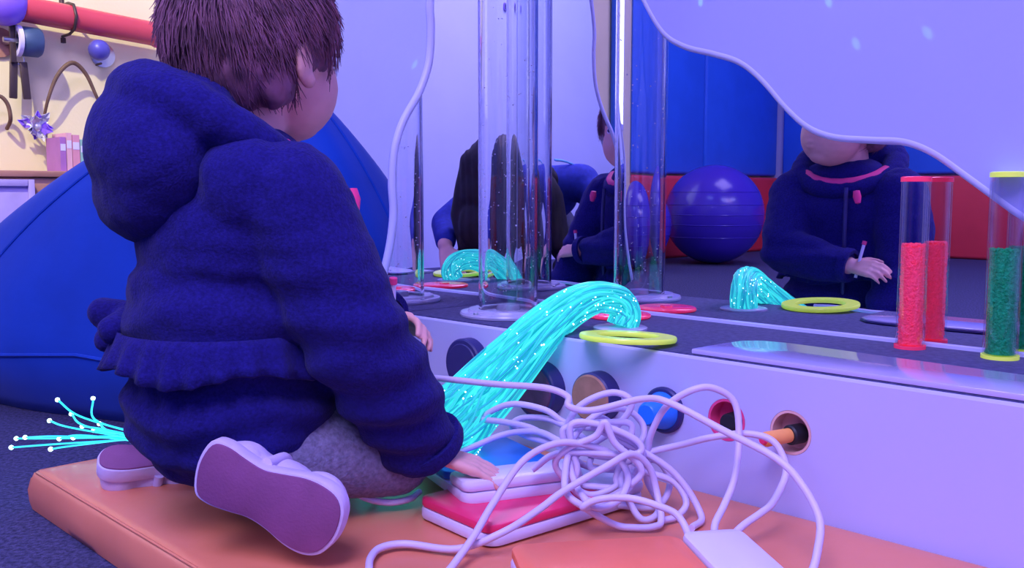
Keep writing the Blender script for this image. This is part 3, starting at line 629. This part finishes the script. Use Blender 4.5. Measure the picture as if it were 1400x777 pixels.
# hood lying on the back: thick rolled sack with a rim around the neck
hx = Matrix.Rotation(math.radians(28), 3, Rr)
hood = [ell(ch(-.066, -.003, .410), (.064, .104, .080), hx @ ROTC), ell(ch(-.046, .0, .446), (.064, .094, .052), hx @ ROTC), ell(ch(-.072, -.006, .383), (.055, .090, .055), hx @ ROTC)]
rim = []
for k in range(25):
    a = 2*PI*k/24; rim.append(ch(-.005+.078*math.cos(a), .086*math.sin(a), .430-.045*math.cos(a)+.004*math.sin(a)))
for k in range(24):
    q = .018+.012*(.5-.5*math.cos(2*PI*k/24)); hood.append(cap(rim[k], q, rim[k+1], q))
def hfold(co, n): return .0028*noise.noise((co.x*20, co.y*20, co.z*24))+.0015*noise.noise((co.x*60, co.y*60, co.z*60))
blob('hood', hood, .0042, M['coat'], coat_o, 7, hfold)
tube('hood_lining', [r_+Vector((0, 0, .010)) for r_ in rim[20:]]+[r_+Vector((0, 0, .010)) for r_ in rim[1:5]], .013, M['pink'], coat_o, 10)
# peplum ruffle round the waist
def ruffle(name, zc, ra, rb, h, waves, amp, a_from=0, a_to=2*PI, flare=.02):
    bm = bmesh.new(); n = 160; rows = 5; g = []
    for j in range(rows):
        row = []
        for i in range(n+1):
            a = a_from+(a_to-a_from)*i/n; t = j/(rows-1); wv = amp*t*math.sin(a*waves+1.3*math.sin(a*3))
            row.append(bm.verts.new(ch(-.008+(ra+flare*t+wv)*math.cos(a), (rb+flare*t+wv)*math.sin(a), zc-h*t+.006*math.sin(a*5)*t)))
        g.append(row)
    for j in range(rows-1):
        for i in range(n): bm.faces.new((g[j][i], g[j][i+1], g[j+1][i+1], g[j+1][i]))
    o = from_bm(name, bm, M['coat'], coat_o, True); md = o.modifiers.new('s', 'SOLIDIFY'); md.thickness = .005; return o
ruffle('waist_ruffle', .248, .103, .117, .036, 26, .004, flare=.014)
bow = [cap(ch(-.095, -.03, .262), .013, ch(-.118, -.052, .260), .016), cap(ch(-.118, -.052, .260), .014, ch(-.118, -.068, .252), .010), cap(ch(-.098, -.02, .258), .012, ch(-.114, .0, .248), .014), cap(ch(-.10, -.03, .252), .012, ch(-.116, -.038, .234), .013)]
blob('back_bow', bow, .004, M['coat'], coat_o, 3, hfold)
tube('zip', [ch(.092+.012*math.sin((z-.12)*9), .01, z) for z in [.12+.03*k for k in range(10)]], .004, M['navy'], coat_o, 8)
lathe('zip_pull', [(0, 0), (.006, .001), (.008, .012), (.005, .024), (0, .026)], axis(ch(.116, .030, .385), (.15, -.1, -1)), M['zip'], coat_o, 10)
# cuff edges
for w_, d_, r_ in ((WR_R+Vector((.004, .004, -.002)), WR_R-EL_R, .040), (WR_L, WR_L-EL_L, .032)):
    lathe('cuff', [(r_*.8, -.006), (r_, -.006), (r_*1.02, .004), (r_*.95, .010), (r_*.75, .010)], axis(w_, d_), M['coat'], coat_o, 28, True, 60)
# leggings
blob('leggings', [ell(ch(0, 0, .145), (.078, .098, .055), ROTC), cap(HIP_R, .054, KN_R, .042), cap(KN_R, .041, AN_R, .030), cap(HIP_L, .054, KN_L, .042), cap(KN_L, .041, AN_L, .030)], .004, M['greyknit'], child, 4, lambda co, n: .0012*noise.noise(co*120))
# shoes
def shoe(heel, toe, nrm, label=None, s=1.0):
    heel, toe = Vector(heel), Vector(toe); x = (toe-heel); L = x.length; x.normalize(); n = Vector(nrm); n = (n-x*n.dot(x)).normalized(); y = (-n).cross(x)
    mx = Matrix((x, y, -n)).transposed().to_4x4(); mx.translation = heel
    out = []
    prof = [(0, 0), (.04, .20), (.14, .245), (.28, .235), (.42, .215), (.55, .235), (.70, .285), (.83, .29), (.93, .235), (.985, .12), (1.0, 0)]
    lo = [(.985, -.12), (.93, -.20), (.83, -.235), (.70, -.235), (.55, -.195), (.42, -.165), (.28, -.185), (.14, -.215), (.04, -.18)]
    pts = [(p.x*L, p.y*L*.9) for p in spline([(a, b_, 0) for a, b_ in prof+lo], 4, True)]
    cx = sum(p[0] for p in pts)/len(pts); inner = [(cx+(a-cx)*.955, b_*.92) for a, b_ in pts]
    sh = prism('shoe', pts, .0, .016, mx, M['shoewhite'], child, .002)
    if label: sh['label'] = label
    prism('outsole', inner, -.0018, .001, mx, M['sole'], sh, .0006)
    up = [ell(mx @ Vector((L*.76, .02*L, .026)), (L*.21, L*.225, .024), mx.to_3x3().normalized()), ell(mx @ Vector((L*.5, .015*L, .032)), (L*.26, L*.175, .030), mx.to_3x3().normalized()), ell(mx @ Vector((L*.2, .01*L, .034)), (L*.185, L*.19, .036), mx.to_3x3().normalized()), cap(mx @ Vector((L*.2, .01*L, .04)), L*.15, mx @ Vector((L*.22, .01*L, .062)), L*.16)]
    blob('shoe_upper', up, .0035, M['shoewhite'], sh, 3)
    tube('strap', spline([mx @ Vector((L*.40, -.145*L, .012)), mx @ Vector((L*.42, -.125*L, .046)), mx @ Vector((L*.42, .02*L, .062)), mx @ Vector((L*.42, .155*L, .046)), mx @ Vector((L*.40, .175*L, .012))], 5), .0055, M['shoewhite'], sh, 8)
    return mx
shoe((-.280, .826, .141), (-.148, .797, .092), (-.10, -.97, -.01), 'pale shoe with its mauve sole turned outwards')
shoe((-.36, 1.075, .075), (-.462, 1.035, .085), (-.25, -.40, .85))
# stick in the left hand
st = thing('rod', 'short pale rod held in the raised hand of the child', 'rod', (-.1255, .985, .223))
tube('rod_body', [(-.1255, .988, .226), (-.124, .982, .260), (-.1225, .976, .286)], .003, M['plastic'], st, 8)
tube('rod_tip', [(-.1225, .976, .2865), (-.122, .9745, .293)], .0042, M['pink'], st, 8)

# ================================================================== adult crouching behind the camera, seen in the mirrors
ad = thing('person', 'adult with long dark hair and blue top crouching, seen in the mirrors', 'person', (-.05, -.65, 0))
AH = Vector((.075, -.28, .445)); AF = Vector((.05, .55, -.83)).normalized(); AR = Vector((1, -.06, 0)).normalized(); AU = AR.cross(AF).normalized()
ROTA = Matrix((AF, -AR, AU)).transposed()
def ah(f, r, z): return AH+AF*f+AR*r+AU*z
sR, sL = Vector((.13, -.55, .40)), Vector((-.24, -.50, .42)); eR, eL = Vector((.28, -.42, .26)), Vector((-.40, -.38, .27)); wR, wL = Vector((.27, -.27, .185)), Vector((-.245, -.25, .165))
hips = [Vector((.08, -1.0, .24)), Vector((-.16, -1.0, .24))]; knees = [Vector((.20, -.44, .095)), Vector((-.26, -.42, .095))]; ank = [Vector((.12, -.98, .055)), Vector((-.20, -.98, .055))]
ab_ = [ell(ah(0, 0, .01), (.095, .076, .105), ROTA), ell(ah(.03, 0, -.06), (.06, .055, .06), ROTA), ell(ah(.095, 0, -.02), (.016, .013, .02), ROTA), ell(ah(.07, 0, -.095), (.025, .028, .02), ROTA), ell(ah(.085, 0, -.065), (.012, .022, .007), ROTA),
       cap(ah(-.04, 0, -.05), .055, Vector((-.04, -.52, .40)), .065), ell((-.05, -.60, .37), (.17, .17, .11)), ell((-.045, -.80, .33), (.15, .18, .12)), ell((-.04, -.97, .27), (.17, .13, .12))]
for s in (-1, 1): ab_.append(ell(ah(-.01, .078*s, -.015), (.018, .009, .03), ROTA))
for a, b_, c in ((sR, eR, wR), (sL, eL, wL)): ab_ += [cap(a, .048, b_, .04), cap(b_, .04, c, .027)]
for a, b_, c in zip(hips, knees, ank): ab_ += [cap(a, .085, b_, .06), cap(b_, .055, c, .04), cap(c, .038, c+Vector((0, -.16, -.01)), .03)]
ab_ += hand_prims(wR+Vector((-.005, .02, -.012)), (-.25, .75, -.6), (.3, .45, .8), .175, 1, .45)
ab_ += hand_prims(wL+Vector((.005, .02, -.012)), (.25, .75, -.6), (-.3, .45, .8), .175, -1, .45)
blob('body', ab_, .006, M['skin'], ad, 3)
for s in (-1, 1): lathe('eye', [(0, -.011), (.008, -.008), (.011, 0), (.008, .008), (0, .011)], axis(ah(.082, .031*s, .005), AF), M['plastic'], ad, 14)
top_o = blob('top', [ell((-.05, -.60, .375), (.19, .18, .125)), ell((-.045, -.80, .335), (.165, .19, .135)), cap(sR, .066, eR, .055), cap(eR, .054, lerp(eR, wR, .75), .040), cap(sL, .066, eL, .055), cap(eL, .054, lerp(eL, wL, .75), .040), cap(sR, .075, sL, .075)], .009, M['shirt'], ad, 5, lambda co, n: .006*noise.noise(co*14))
for k in range(3):
    y0 = -.47-.05*k; tube('shoulder_stripe', [Vector((-.14-.022*j, y0-.006*j*j*.2, .505+.003*k-.0016*j*j)) for j in range(9)], .004, M['stripe'], top_o, 6)
blob('trousers', [ell((-.04, -.97, .27), (.185, .15, .135))]+[cap(a, .095, b_, .07) for a, b_ in zip(hips, knees)]+[cap(b_, .066, c, .05) for b_, c in zip(knees, ank)], .009, M['trouser'], ad, 4)
def groove(co, n): return .0015*math.sin(co.x*240+6*noise.noise((co.x*8, co.y*8, co.z*3)))+.006*noise.noise((co.x*14, co.y*14, co.z*6))
blob('hair', [ell(ah(-.025, 0, .03), (.115, .125, .11), ROTA), ell((.09, -.27, .40), (.135, .09, .13)), ell((.10, -.25, .27), (.12, .06, .12)), ell((-.03, -.30, .36), (.12, .09, .14)), cap(ah(-.02, .085, .05), .055, Vector((.205, -.30, .30)), .045), cap(Vector((.205, -.30, .30)), .045, Vector((.20, -.27, .18)), .025), cap(ah(-.02, -.07, .05), .06, Vector((-.10, -.32, .36)), .065), cap(Vector((-.10, -.32, .36)), .065, Vector((-.15, -.30, .20)), .04), cap(ah(-.06, 0, .04), .08, Vector((-.08, -.42, .43)), .07)], .006, M['blackhair'], ad, 5, groove)

# ================================================================== things on the cream wall
def wl(a, off, z): return W(a, 1.31-off, z)
t = thing('wall_pipe', 'long glossy red pipe on the cream wall', 'pipe', wl(-.2, 0, .78))
p0, p1 = wl(-.395, .07, .802), wl(-.028, .07, .776); tube('pipe_body', [p0, p1], .0295, M['pipe'], t, 28)
dv = (p1-p0).normalized()
lathe('mouth_cup', [(.027, -.012), (.0315, -.012), (.036, .012), (.038, .022), (.033, .022), (.029, .0)], axis(p1-dv*.02, dv), M['pink'], t, 28, True)
lathe('end_ball', [(0, -.05)]+[(.05*math.cos(PI*(k/14-.5)), .05*math.sin(PI*(k/14-.5))) for k in range(1, 14)]+[(0, .05)], T(p0-dv*.012+Vector((0, 0, .004))), M['purple'], t, 28)
for a in (-.262,):
    c = p0+(p1-p0)*((a+.395)/.367)
    up = EZ; bk = E2
    tube('pipe_clamp', [c+bk*.06+up*.036, c+bk*.012+up*.036, c-bk*.02+up*.028, c-bk*.034, c-bk*.02-up*.028, c+bk*.012-up*.036, c+bk*.06-up*.036], .0035, M['darkmetal'], t, 8)
    for s in (-1, 1): lathe('clamp_bolt', [(0, 0), (.006, 0), (.006, .012), (0, .013)], axis(c+bk*.055+up*.04*s, up*s), M['darkmetal'], t, 10)
t = thing('wall_roller', 'dark rubber roller with white rim on the cream wall', 'roller', wl(-.36, 0, .73))
c = wl(-.36, .06, .728); lathe('roller_body', [(0, .006), (.030, .006), (.034, .012), (.034, .044), (.030, .050), (0, .050)], axis(c-E1*.02, E1), M['slate'], t, 28)
lathe('roller_rim', [(.024, -.004), (.036, -.004), (.036, .005), (.024, .005)], axis(c-E1*.02, E1), M['plastic'], t, 28, True)
tube('axle', [c-E1*.05, c+E1*.035], .006, M['steel'], t, 10)
box('mount_plate', (-.006, -.004, -.05), (.006, .004, .05), M['darkmetal'], t, T(c-E1*.03+E2*.0) @ Matrix.Rotation(AL, 4, 'Z'), .001)
tube('mount_arm', [c-E1*.03, c-E1*.03+E2*.06], .006, M['steel'], t, 10)
lathe('round_back', [(0, 0), (.034, 0), (.034, .004), (0, .004)], axis(c-E1*.042+E2*.056, -E2), M['wood'], t, 24)
t = thing('hanging_clapper', 'pair of dark wooden clappers hanging from a ring', 'clapper', wl(-.375, .05, .62))
for s in (-1, 1):
    c = wl(-.376+.010*s, .05, .682)
    box('clapper_blade', (-.009, -.004, -.085), (.008, .004, 0), M['darkmetal'], t, T(c) @ Matrix.Rotation(AL, 4, 'Z') @ Matrix.Rotation(-.06*s, 4, 'Y'), .002)
tube('hanging_ring', [wl(-.376+.012*math.cos(2*PI*k/20), .05, .688+.012*math.sin(2*PI*k/20)) for k in range(20)], .0018, M['steel'], t, 6, True)
tube('hook', [wl(-.376, 0.0, .708), wl(-.376, .05, .706), wl(-.376, .053, .698)], .002, M['steel'], t, 6)
t = thing('knob_toy', 'blue round knob toy on a steel bracket', 'toy', wl(-.18, 0, .72))
c = wl(-.205, .085, .722); lathe('knob_ball', [(0, -.025)]+[(.025*math.cos(PI*(k/12-.5)), .025*math.sin(PI*(k/12-.5))) for k in range(1, 12)]+[(0, .025)], T(c), M['knob'], t, 24)
tube('knob_stem', [c+E2*.01+E1*.01, wl(-.175, .02, .722)], .0105, M['knob'], t, 14)
lathe('bracket_plate', [(0, 0), (.030, 0), (.030, .006), (.012, .009), (0, .009)], axis(wl(-.165, 0.001, .722), -E2), M['steel'], t, 24)
for s in (-1, 1): tube('bracket_post', [wl(-.180, 0, .722+.024*s), wl(-.180, .03, .722+.024*s)], .003, M['darkmetal'], t, 8)
t = thing('cane_arch', 'bent brown cane arch on the cream wall above the books', 'cane', wl(-.25, 0, .55))
tube('cane', spline([wl(-.318, .01, .535), wl(-.312, .04, .60), wl(-.290, .05, .66), wl(-.258, .055, .690), wl(-.226, .05, .668), wl(-.200, .045, .615), wl(-.165, .03, .55)], 6), [.003+.0022*math.sin(PI*k/36) for k in range(37)], M['cane'], t, 8)
lathe('cane_foot', [(0, 0), (.010, 0), (.010, .004), (0, .004)], axis(wl(-.318, 0.0005, .534), -E2), M['cane'], t, 14)
t = thing('cane_hoop', 'short brown cane hoop beside the silver flower', 'cane', wl(-.4, 0, .55))
tube('cane', spline([wl(-.47, .01, .50), wl(-.455, .04, .57), wl(-.425, .05, .60), wl(-.405, .05, .585), wl(-.398, .045, .55), wl(-.396, .01, .53)], 6), .0045, M['cane'], t, 8)
t = thing('silver_flower', 'crumpled silver foil flower on the cream wall', 'ornament', wl(-.345, 0, .53))
fc = wl(-.343, .05, .535); rnd = random.Random(3)
for k in range(13):
    a = 2*PI*k/13*1.0+rnd.uniform(-.2, .2); el = rnd.uniform(-.1, .9); d = (E1*math.cos(a)+EZ*math.sin(a))*math.cos(el)-E2*math.sin(el); d.normalize()
    r_ = rnd.uniform(.030, .046); m3 = frame_to(d, E2+EZ*.3); wdt = rnd.uniform(.010, .015)
    bm = bmesh.new(); vv = [bm.verts.new(fc+m3 @ Vector(q)) for q in ((0, 0, .002), (wdt, .003, r_*.55), (wdt*.5, -.004, r_*.75), (0, .002, r_), (-wdt*.7, -.003, r_*.7), (-wdt, .003, r_*.5), (0, .006, r_*.5))]
    for i in range(6): bm.faces.new((vv[6], vv[i], vv[(i+1) % 6]))
    o = from_bm('petal', bm, M['silver'] if k % 3 else M['purple'], t); md = o.modifiers.new('s', 'SOLIDIFY'); md.thickness = .0015
blob('flower_heart', [ell(fc, (.013, .013, .013))], .004, M['silver'], t, 1)
tube('flower_stem', [fc, wl(-.343, 0, .53)], .003, M['darkmetal'], t, 8)
# cabinet and books
cb = thing('cabinet', 'low red brown cabinet with lavender end frame under the cream wall', 'cabinet', W(-.35, 1.22, 0))
CB = ROOM
box('cabinet_body', (-.60, 1.165, .0), (-.06, 1.30, .415), M['wood'], cb, CB, .003)
box('cabinet_top', (-.61, 1.155, .416), (-.05, 1.305, .430), M['wood'], cb, CB, .003)
d_ = box('door', (-.585, 1.150, .02), (-.392, 1.163, .41), M['lavwood'], cb, CB, .003)
box('door_frame', (-.405, 1.142, .02), (-.392, 1.1495, .41), M['lavwood'], d_, CB, .001); box('door_frame', (-.585, 1.142, .02), (-.572, 1.1495, .41), M['lavwood'], d_, CB, .001)
box('door_frame', (-.571, 1.142, .395), (-.406, 1.1495, .41), M['lavwood'], d_, CB, .001); box('door_frame', (-.571, 1.142, .02), (-.406, 1.1495, .035), M['lavwood'], d_, CB, .001)
lathe('door_knob', [(0, 0), (.005, 0), (.009, .010), (.007, .016), (0, .017)], axis(W(-.415, 1.150, .25), -E2), M['steel'], d_, 14)
bcol = [('purple', (.42, .16, .45)), ('pink', (.80, .42, .48)), ('rose', (.72, .30, .38)), ('green', (.30, .55, .45)), ('cream', (.80, .74, .60)), ('teal', (.12, .45, .55)), ('white', (.8, .78, .85)), ('blue', (.10, .20, .60))]
a = -.325
for i, (nm, c_) in enumerate(bcol):
    wd_ = (.014, .013, .017, .012, .010, .015, .012, .016)[i]; h = (.078, .088, .084, .074, .075, .07, .082, .08)[i]
    bk_ = thing('book', f'{nm} book standing in the row on the low cabinet', 'book', W(a+wd_/2, 1.22, .43), 'books on the cabinet')
    cm = mat('book_cover_'+nm, c_, .55, noise_amt=.05)
    mx = ROOM @ T(a, 1.168, .4302)
    bm = bmesh.new(); add_box(bm, (0, 0, 0), (.0018, .09, h)); add_box(bm, (wd_-.0028, 0, 0), (wd_-.001, .09, h)); add_box(bm, (.0018, 0, 0), (wd_-.0028, .002, h)); bmesh.ops.transform(bm, matrix=mx, verts=bm.verts); from_bm('cover', bm, cm, bk_)
    box('pages', (.002, .0022, .002), (wd_-.003, .087, h-.003), M['plastic'], bk_, mx)
    box('title_band', (.001, -.0006, h*.6), (wd_-.002, -.0001, h*.8), M['plastic'], bk_, mx)
    a += wd_+.0004

# star projector hanging from the ceiling
sp = thing('star_projector', 'small black star projector hanging from the ceiling', 'projector', (SP.x, SP.y, SP.z))
lathe('lamp_body', [(0, .10), (.03, .10), (.045, .09), (.05, .03), (.046, .0), (.03, -.03), (.012, -.045), (0, -.047)], T(SP), M['black'], sp, 28)
tube('ceiling_rod', [SP+EZ*.10, Vector((SP.x, SP.y, 2.4))], .008, M['darkmetal'], sp, 10)

# two dark fittings high on the rear wall, seen twice mirrored
for a_, z_, w_, h_, lab in ((-2.465, 1.365, 0.045, 0.02, 'wide dark oval fitting on the white rear wall'), (-2.787, 1.396, 0.024, 0.022, 'narrow dark fitting on the white rear wall')):
    t = thing('wall_vent', lab, 'vent', W(a_, -2.6, z_), 'dark wall fittings')
    MV = Matrix(((E1.x, 0, E2.x, CX), (E1.y, 0, E2.y, CY), (0, 1, 0, 0), (0, 0, 0, 1)))
    prism('vent_plate', rrect(a_-w_, z_-h_, a_+w_, z_+h_, h_*.8), -2.6, -2.585, MV, M['purple'], t, .003)
    for k in range(3): box('vent_slat', (a_-w_*.7, -2.584, z_-h_*.6+h_*.5*k), (a_+w_*.7, -2.580, z_-h_*.6+h_*.5*k+h_*.2), M['navy'], t, ROOM)
